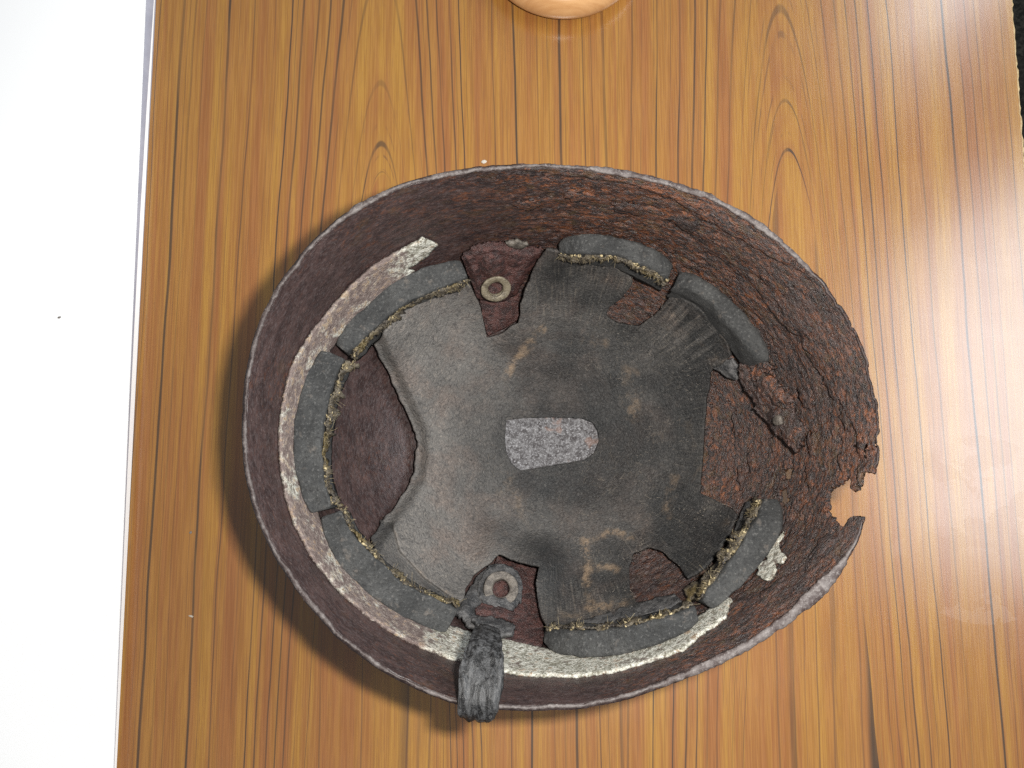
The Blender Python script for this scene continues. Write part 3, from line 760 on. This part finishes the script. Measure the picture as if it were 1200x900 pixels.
patch('liner_band', bandpoly, 1.5, bd_lift, M['band'], H, .0016, lambda x, y, P: .00045 * fbm(P * 200, 5, 31, .65), dict(white=b_white))
crust2 = rough([(919, 622), (912, 634), (914, 646), (919, 652), (916, 659), (907, 660), (909, 669), (903, 677), (894, 678), (887, 672), (888, 662), (897, 654), (900, 644), (908, 630)], 3.0, 1.2, .22, 24)
patch('white_crust', crust2, 1.3, .0045, M['band'], H, .0012, lambda x, y, P: .001 * fbm(P * 260, 3, 33), dict(white=lambda x, y, P: np.ones(x.shape)))

# ---- foam pads
def down(p):
    loc, n, i, d = BVH.ray_cast(Vector(p), Vector((0, 0, -1))); return d if loc is not None else .02
def foam_pad(outer, inner, dz=0.0, gap=.0045, seed=0, felt=True, felt_w=1.0, rnd=.0035, drop=.028, tilt=0.0, ragged=1.0):
    n = 110; O = smooth(outer, n, 2); I = smooth(inner, n, 2)
    Po = np.zeros((n, 3)); 
    for i in range(n):
        h = hit(*O[i]); d = ray(*O[i]); d /= np.linalg.norm(d); Po[i] = h - d * gap
    zs = np.convolve(np.pad(Po[:, 2], 12, 'edge'), np.ones(25) / 25, 'valid') + dz
    Po = at(O[:, 0], O[:, 1], zs); Pi = at(I[:, 0], I[:, 1], zs - tilt)
    V = []; arc = 5
    def section(i):
        a, b = Po[i], Pi[i]; wv = b - a; W = np.linalg.norm(wv); u = wv / W; r = min(rnd, W * .4)
        pts = []
        da = min(.006, max(.002, down(a) - .0005)); db = min(drop, max(.004, down(b) - .0006))
        pts.append(a + [0, 0, -da]); 
        for k in range(arc + 1):
            t = math.pi / 2 * k / arc; pts.append(a + u * r * .8 * (1 - math.cos(t)) + np.array([0, 0, -r * (1 - math.sin(t))]))
        for k in range(1, 10): pts.append(a + u * (r * .8 + (W - 1.6 * r) * k / 10))
        for k in range(arc + 1):
            t = math.pi / 2 * (1 - k / arc); pts.append(b - u * r * .8 * (1 - math.cos(t)) + np.array([0, 0, -r * (1 - math.sin(t))]))
        for k in range(1, 8): pts.append(b + np.array([0, 0, -r - (db - r) * k / 7]) - u * .0000)
        return np.array(pts)
    secs = [section(i) for i in range(n)]; K = len(secs[0])
    ends = 7
    for i in range(n):
        e_ = min(i, n - 1 - i)
        if e_ < ends:
            s = secs[i]; c = s.mean(0); fct = math.sqrt(max(0, 1 - ((ends - e_) / ends) ** 2 * .55))
            mid = (s[1 + arc] + s[1 + arc + 10]) / 2
            s = mid + (s - mid) * np.array([fct ** .4, fct ** .4, 1]); s[:, 2] -= (1 - fct) * rnd * 1.2; secs[i] = s
    V = np.concatenate(secs)
    V[:, :] += np.stack([fbm(V * 130, 3, seed + 1), fbm(V * 130, 3, seed + 2), fbm(V * 130, 3, seed + 3)], 1) * .0011
    V[:, 2] += .0008 * fbm(V * 55, 3, seed + 7) + .00055 * fbm(V * 350, 3, seed + 8)
    Fc = [(i * K + j, (i + 1) * K + j, (i + 1) * K + (j + 1) % K, i * K + (j + 1) % K) for i in range(n - 1) for j in range(K)]
    Fc += [tuple(range(K)), tuple(range((n - 1) * K, n * K))]
    pad = recalc(link_mesh('foam_pad', V, Fc, M['foam'], H))
    if felt:
        # ragged torn felt and glue hanging off the inner face
        m = 260; Ii = resample(Pi, m); Oo = resample(Po, m); rows = 7; V = []
        inn = Ii - Oo; inn[:, 2] = 0; inn /= np.linalg.norm(inn, axis=1, keepdims=True)
        nz = fbm(Ii * 160, 4, seed + 20); nz2 = fbm(Ii * 320, 3, seed + 25)
        Wd = np.clip(.0032 + .0075 * nz + .0016 * nz2, .0002, .012) * felt_w
        Hd = np.clip(.0065 + .006 * nz2, .0012, .016)
        for i in range(m):
            for j in range(rows):
                k = j / (rows - 1)
                V.append(Ii[i] + inn[i] * (Wd[i] * k ** .8 + .0004) + np.array([0, 0, -.0022 - Hd[i] * k ** 1.3]))
        V = np.array(V); V += np.stack([fbm(V * 330, 3, seed + k, .7) for k in (31, 32, 33)], 1) * .0024 * ragged
        Fc = [(i * rows + j, (i + 1) * rows + j, (i + 1) * rows + j + 1, i * rows + j + 1) for i in range(m - 1) for j in range(rows - 1)]
        f = link_mesh('torn_felt', V, Fc, M['felt'], pad); solid(f, .0008, 0)
        # loose fibres
        V = []; Fc = []; rs = np.random.default_rng(seed + 5)
        for q_ in range(150):
            i = rs.integers(2, m - 2)
            if nz[i] < -.12: continue
            p = Ii[i] + inn[i] * Wd[i] * rs.uniform(.2, .9) + np.array([0, 0, -.0022 - Hd[i] * rs.uniform(0, .7)])
            d = inn[i] * rs.uniform(.1, 1) + rs.normal(0, .6, 3); d /= np.linalg.norm(d); Ls = rs.uniform(.0015, .0045); cur = rs.normal(0, .7, 3)
            R = rs.uniform(.00007, .00016); b0 = len(V)
            for s in range(5):
                c = p + d * Ls * s / 4 + cur * Ls * (s / 4) ** 2 * .5
                for k in range(3):
                    a = 2 * math.pi * k / 3; V.append(c + R * (1 - .15 * s) * np.array([math.cos(a), math.sin(a), .6 * math.sin(a + 1)]))
                if s: Fc += [(b0 + 3 * s - 3 + k, b0 + 3 * s - 3 + (k + 1) % 3, b0 + 3 * s + (k + 1) % 3, b0 + 3 * s + k) for k in range(3)]
        for q_ in range(70):
            i = rs.integers(2, m - 2)
            if nz[i] < -.1: continue
            p = Ii[i] + inn[i] * (Wd[i] * rs.uniform(-.1, 1.0)) + np.array([0, 0, -.0012 - Hd[i] * rs.uniform(0, .5)])
            a = rs.normal(0, 1, 3); a /= np.linalg.norm(a); b = np.cross(a, rs.normal(0, 1, 3)); b /= np.linalg.norm(b); L_ = rs.uniform(.0005, .0016); W_ = rs.uniform(.0004, .001)
            nn = np.cross(a, b); b0 = len(V)
            for (u, v_, t_) in ((-1, -.6, 0), (0, -1, .2), (1, -.3, 0), (.5, .9, .1), (-.7, .8, 0)):
                V.append(p + a * L_ * u + b * W_ * v_ + nn * L_ * .5 * t_)
            V.append(p + nn * L_ * .7); Fc += [(b0 + k_, b0 + (k_ + 1) % 5, b0 + 5) for k_ in range(5)] + [(b0 + 4, b0 + 3, b0 + 2, b0 + 1, b0)]
        fb = link_mesh('loose_fibre', V, Fc, M['fibre'], pad); fb['kind'] = 'stuff'
    return pad
foam_pad([(537, 302), (510, 309), (485, 318), (460, 331), (435, 351), (415, 369), (400, 386), (391, 401)], [(549, 325), (522, 335), (495, 344), (468, 361), (447, 377), (430, 392), (418, 404), (408, 415)], seed=100, felt_w=.36, rnd=.0016)
foam_pad([(374, 409), (362, 431), (352, 455), (345, 485), (342, 517), (344, 542), (348, 567), (361, 601)], [(406, 420), (394, 437), (385, 465), (381, 490), (376, 520), (377, 550), (380, 570), (389, 593)], seed=200, felt_w=.85, rnd=.0016)
foam_pad([(374, 608), (380, 632), (390, 652), (410, 677), (435, 700), (465, 720), (495, 735), (522, 744)], [(400, 597), (406, 617), (420, 635), (445, 660), (470, 682), (495, 697), (520, 707), (537, 713)], seed=300, felt_w=.26, rnd=.0016)
foam_pad([(654, 284), (664, 275), (695, 272), (732, 277), (757, 286), (780, 297), (790, 308)], [(656, 296), (680, 298), (700, 297), (722, 298), (745, 307), (765, 316), (783, 328)], seed=400, felt_w=.20, rnd=.003, gap=.007)
foam_pad([(799, 316), (817, 321), (842, 338), (865, 356), (885, 378), (903, 405), (904, 420)], [(790, 336), (808, 340), (826, 350), (843, 368), (861, 388), (873, 404), (886, 424)], seed=500, felt=False, rnd=.004, gap=.007)
foam_pad([(914, 585), (919, 598), (919, 614), (911, 634), (895, 656), (875, 681), (857, 698), (836, 715)], [(895, 584), (890, 600), (883, 614), (869, 638), (852, 662), (836, 683), (822, 705)], seed=600, felt_w=.62, rnd=.0016, gap=.006)
foam_pad([(637, 754), (650, 766), (675, 772), (712, 770), (750, 763), (775, 756), (800, 746), (821, 730)], [(640, 740), (658, 737), (687, 739), (717, 738), (750, 732), (775, 724), (800, 716), (814, 710)], seed=700, felt_w=.34, rnd=.003, gap=.007)

# ---- brackets
def lug(name, poly, lift, mat, seed, bulge=.003, lumps=(), parent=H, thick=.0022, ramp_=8, rel=.0009, holes=(), jag=1.8, relf=170):
    def lf(x, y, D):
        L = lift + bulge * sstep(0, ramp_, D)
        for (lx, ly, lr, lh) in lumps:
            r = np.hypot(x - lx, y - ly) / lr; L = L + lh * np.sqrt(np.clip(1 - r * r, 0, 1))
        return L
    return patch(name, rough(poly, jag, 1.5, .16, seed), 1.2, lf, mat, parent, thick, lambda x, y, P: rel * fbm(P * relf, 4, seed + 3, .65) + rel * .5 * fbm(P * 480, 2, seed + 9), dict(orange=lambda x, y, P: np.clip(.7 + fbm(P * 60, 3, 5), 0, 1), grit=lambda x, y, P: np.ones(x.shape)), holes)
def disc(x, y, r, n=24): return [(x + r * math.cos(t * 2 * math.pi / n), y + r * math.sin(t * 2 * math.pi / n)) for t in range(n)]
def ring(name, c, nv, R, r_in, th_, mat, parent, seed, squash=1.0):
    nv = np.array(nv, float); nv /= np.linalg.norm(nv); a = np.cross(nv, [0, 1, 0.2]); a /= np.linalg.norm(a); b = np.cross(nv, a)
    n = 64; prof = []
    rm = (R + r_in) / 2; rw = (R - r_in) / 2
    for k in range(12):
        t = 2 * math.pi * k / 12; cc, ss = math.cos(t), math.sin(t)
        prof.append((rm + rw * math.copysign(abs(cc) ** .6, cc), th_ * math.copysign(abs(ss) ** .6, ss) + .0006 * cc))
    V = []; Fc = []
    for i in range(n):
        t = 2 * math.pi * i / n
        for r, z in prof: V.append(np.array(c) + a * r * math.cos(t) + b * r * math.sin(t) * squash + nv * z)
    for i in range(n):
        for j in range(12): Fc.append((i * 12 + j, ((i + 1) % n) * 12 + j, ((i + 1) % n) * 12 + (j + 1) % 12, i * 12 + (j + 1) % 12))
    V = np.array(V); V += .0003 * np.stack([fbm(V * 260, 2, seed + k) for k in range(3)], 1)
    return recalc(link_mesh(name, V, Fc, mat, parent))
def lift_pt(px, py, L):
    h = hit(px, py); d = ray(px, py); d /= np.linalg.norm(d); return h - d * L

b1_ = lug('bracket', [(541, 304), (552, 292), (570, 286), (602, 287), (622, 293), (637, 291), (628, 308), (616, 326), (606, 345), (590, 354), (572, 354), (558, 348), (552, 330)], .009, M['lug'], 41, .004, [(578, 312, 15, .006), (556, 318, 7, .003), (604, 305, 9, .002)], holes=(disc(581, 338, 8.5),))
g = lift_pt(581, 338, .0185); ring('grommet', g, (.30, -1.0, 1), .0082, .0039, .0011, M['grommet'], b1_, 3, .95)
lug('bracket_tongue', [(560, 345), (588, 352), (608, 344), (609, 374), (590, 386), (572, 393), (566, 372)], .0045, M['lug'], 47, .0015)
lug('metal_scrap', [(592, 285), (606, 283), (620, 287), (610, 292), (597, 290)], .011, M['zinc'], 43, .0015)

b2_ = lug('bracket', [(574, 662), (592, 660), (606, 668), (613, 686), (606, 704), (590, 712), (596, 722), (604, 734), (602, 742), (588, 745), (574, 738), (550, 732), (535, 717), (546, 697), (560, 675)], .011, M['darkleather'], 51, .003, [(545, 712, 10, .0015)], holes=(disc(587.5, 690, 14),))
lug('bracket_plate', [(583, 650), (606, 659), (630, 665), (628, 690), (633, 716), (638, 742), (634, 758), (610, 752), (585, 745), (575, 720), (574, 680)], .0055, M['lug'], 52, .001)
lug('washer', [(587 + 26 * math.cos(t * math.pi / 9), 689 + 28 * math.sin(t * math.pi / 9)) for t in range(18)], .0165, M['darkleather'], 58, .0025, parent=b2_, thick=.004, ramp_=14, holes=(disc(587, 690, 11),))
g2 = lift_pt(587, 690, .0222); ring('grommet', g2, (.02, .22, 1), .0092, .0044, .0012, M['zinc'], b2_, 5)
# dark, rusty sleeve seen inside the grommets
for gp, pr, rr_ in ((g, b1_, .0042), (g2, b2_, .0048)):
    V = []; Fc = []
    for i in range(32):
        t = 2 * math.pi * i / 32
        for r, z in ((rr_, .0004), (rr_ * .9, -.005), (rr_ * .5, -.006)): V.append(gp + np.array([r * math.cos(t), r * math.sin(t), z]))
    for i in range(32):
        for j in range(2): Fc.append((3 * i + j, 3 * ((i + 1) % 32) + j, 3 * ((i + 1) % 32) + j + 1, 3 * i + j + 1))
    Fc.append(tuple(3 * i + 2 for i in range(32)))
    recalc(link_mesh('eyelet_sleeve', V, Fc, M['lug'], pr))
lug('rust_lump', [(556, 714), (564, 707), (588, 712), (604, 718), (602, 726), (582, 722), (566, 723)], .0172, M['lug'], 55, .0025, parent=H)
lug('leather_flake', [(552, 724), (572, 721), (590, 726), (604, 732), (601, 741), (586, 743), (566, 738)], .0185, M['darkleather'], 57, .002)

# right-hand bracket remnant, buckled and rust-eaten
lug('bracket_remnant', [(862, 432), (876, 428), (892, 432), (908, 444), (922, 462), (932, 482), (940, 508), (938, 522), (926, 524), (912, 512), (900, 499), (884, 475), (870, 452)], .0125, M['rust'], 61, .0022, [(908, 488, 9, .0035), (896, 462, 12, .0025), (930, 508, 10, .002)], rel=.0042, jag=5.0, relf=110)
lug('bracket_shard', [(884, 440), (900, 441), (914, 455), (926, 470), (922, 480), (910, 476), (898, 466), (888, 456)], .0165, M['rust'], 66, .0016, rel=.0030, jag=4.0, relf=150)
lug('bracket_shard', [(913, 486), (922, 490), (932, 505), (940, 520), (932, 528), (922, 520), (914, 504)], .0165, M['rust'], 67, .0016, rel=.0030, jag=3.5, relf=150)
lug('bracket_shard', [(876, 424), (896, 420), (906, 430), (898, 440), (882, 438)], .0095, M['rust'], 68, .0016, rel=.0030, jag=4.0, relf=150)
lug('bolt_end', [(905, 490), (909, 486), (914, 490), (914, 497), (909, 499), (905, 496)], .0215, M['zinc'], 63, .002)
lug('bracket_fold', [(834, 431), (846, 424), (858, 420), (864, 430), (862, 446), (850, 441)], .011, M['darkleather'], 64, .0015)

# flakes of scale standing off the right-hand wall
fr_ = np.random.default_rng(77)
for fx, fy, fs, an_ in ((956, 424, 13, 1.0), (972, 450, 12, 1.1), (990, 492, 11, 1.4), (944, 470, 12, .9), (884, 452, 9, .9), (952, 372, 12, .9), (905, 330, 12, .7), (860, 290, 14, .5), (800, 262, 14, .3), (735, 245, 13, .15),
                        (680, 232, 12, .05), (950, 520, 10, 1.5), (948, 560, 9, 1.5), (962, 640, 12, 2.2), (880, 540, 10, 1.5), (862, 500, 9, 1.4), (905, 690, 12, 2.5), (985, 540, 9, 1.5), (620, 240, 12, 0), (868, 560, 9, 1.4)):
    ca, sa = math.cos(an_), math.sin(an_); pl = []
    for t in range(14):
        a = 2 * math.pi * t / 14; r = fs * fr_.uniform(.55, 1.25); u, v_ = r * math.cos(a) * 1.5, r * math.sin(a) * .55; pl.append((fx + u * ca - v_ * sa, fy + u * sa + v_ * ca))
    lug('rust_flake', pl, .0014, M['rust'], int(fx + fy), .0009, (), thick=.0009, ramp_=5, rel=.0009)
# torn leather scraps along the lower-right pads
lug('leather_scrap', [(805, 690), (822, 678), (840, 660), (858, 632), (866, 604), (874, 588), (884, 586), (878, 606), (868, 632), (850, 660), (832, 680), (812, 698)], .0075, M['darkleather'], 71, .0012)
lug('leather_scrap', [(652, 732), (690, 724), (730, 712), (768, 700), (790, 696), (800, 704), (772, 716), (735, 728), (690, 737), (660, 738)], .0115, M['darkleather'], 73, .001)
lug('glue_bead', [(832, 664), (840, 658), (846, 664), (844, 674), (834, 677), (829, 671)], .012, M['felt'], 75, .003)
lug('glue_bead', [(800, 690), (815, 680), (824, 686), (818, 698), (806, 702)], .0105, M['felt'], 76, .002)
# edges of leather next to the upper pads
lug('leather_scrap', [(656, 300), (690, 303), (730, 312), (744, 322), (740, 330), (700, 318), (658, 312)], .0085, M['darkleather'], 77, .001)
lug('glue_film', [(735, 310), (765, 318), (783, 330), (772, 337), (752, 330), (738, 322)], .0105, M['felt'], 78, .001)

# ---- stub of chin strap bent over the rim
def strap():
    cl = [(571, 738, .128), (570, 748, .139), (567, 765, .1475), (565, 785, .152), (563, 805, .1555), (561, 822, .1565), (558, 836, .1545), (557, 841, .151)]
    cl = smooth(cl, 70, 2); n = len(cl); P = at(cl[:, 0], cl[:, 1], cl[:, 2])
    hw = np.interp(np.linspace(0, 1, n), [0, .10, .25, .45, .6, .85, .96, 1], [.0056, .0066, .0084, .0096, .0096, .0088, .0078, .0058]); V = []; K = 64; Fc = []
    for i in range(n):
        tn = P[min(i + 1, n - 1)] - P[max(i - 1, 0)]; tn /= np.linalg.norm(tn); sd = np.cross(tn, [0, 0, 1]); sd /= np.linalg.norm(sd); upv = np.cross(sd, tn)
        for k in range(K):
            a = 2 * math.pi * k / K; ca, sa = math.cos(a), math.sin(a)
            x = math.copysign(abs(ca) ** .55, ca) * hw[i]; y = math.copysign(abs(sa) ** .4, sa) * .0019
            if sa > 0: y += .0016 * fbm(np.array([[x * 430, i * .045, 3.0]]), 4, 14)[0]
            V.append(P[i] + sd * x + upv * y)
        if i: Fc += [((i - 1) * K + k, (i - 1) * K + (k + 1) % K, i * K + (k + 1) % K, i * K + k) for k in range(K)]
    Fc += [tuple(range(K)), tuple(range((n - 1) * K, n * K))]
    V = np.array(V); V += .0007 * np.stack([fbm(V * 220, 3, 81 + k) for k in range(3)], 1)
    recalc(link_mesh('chin_strap', V, Fc, M['strap'], H))
strap()
bpy.context.view_layer.update()
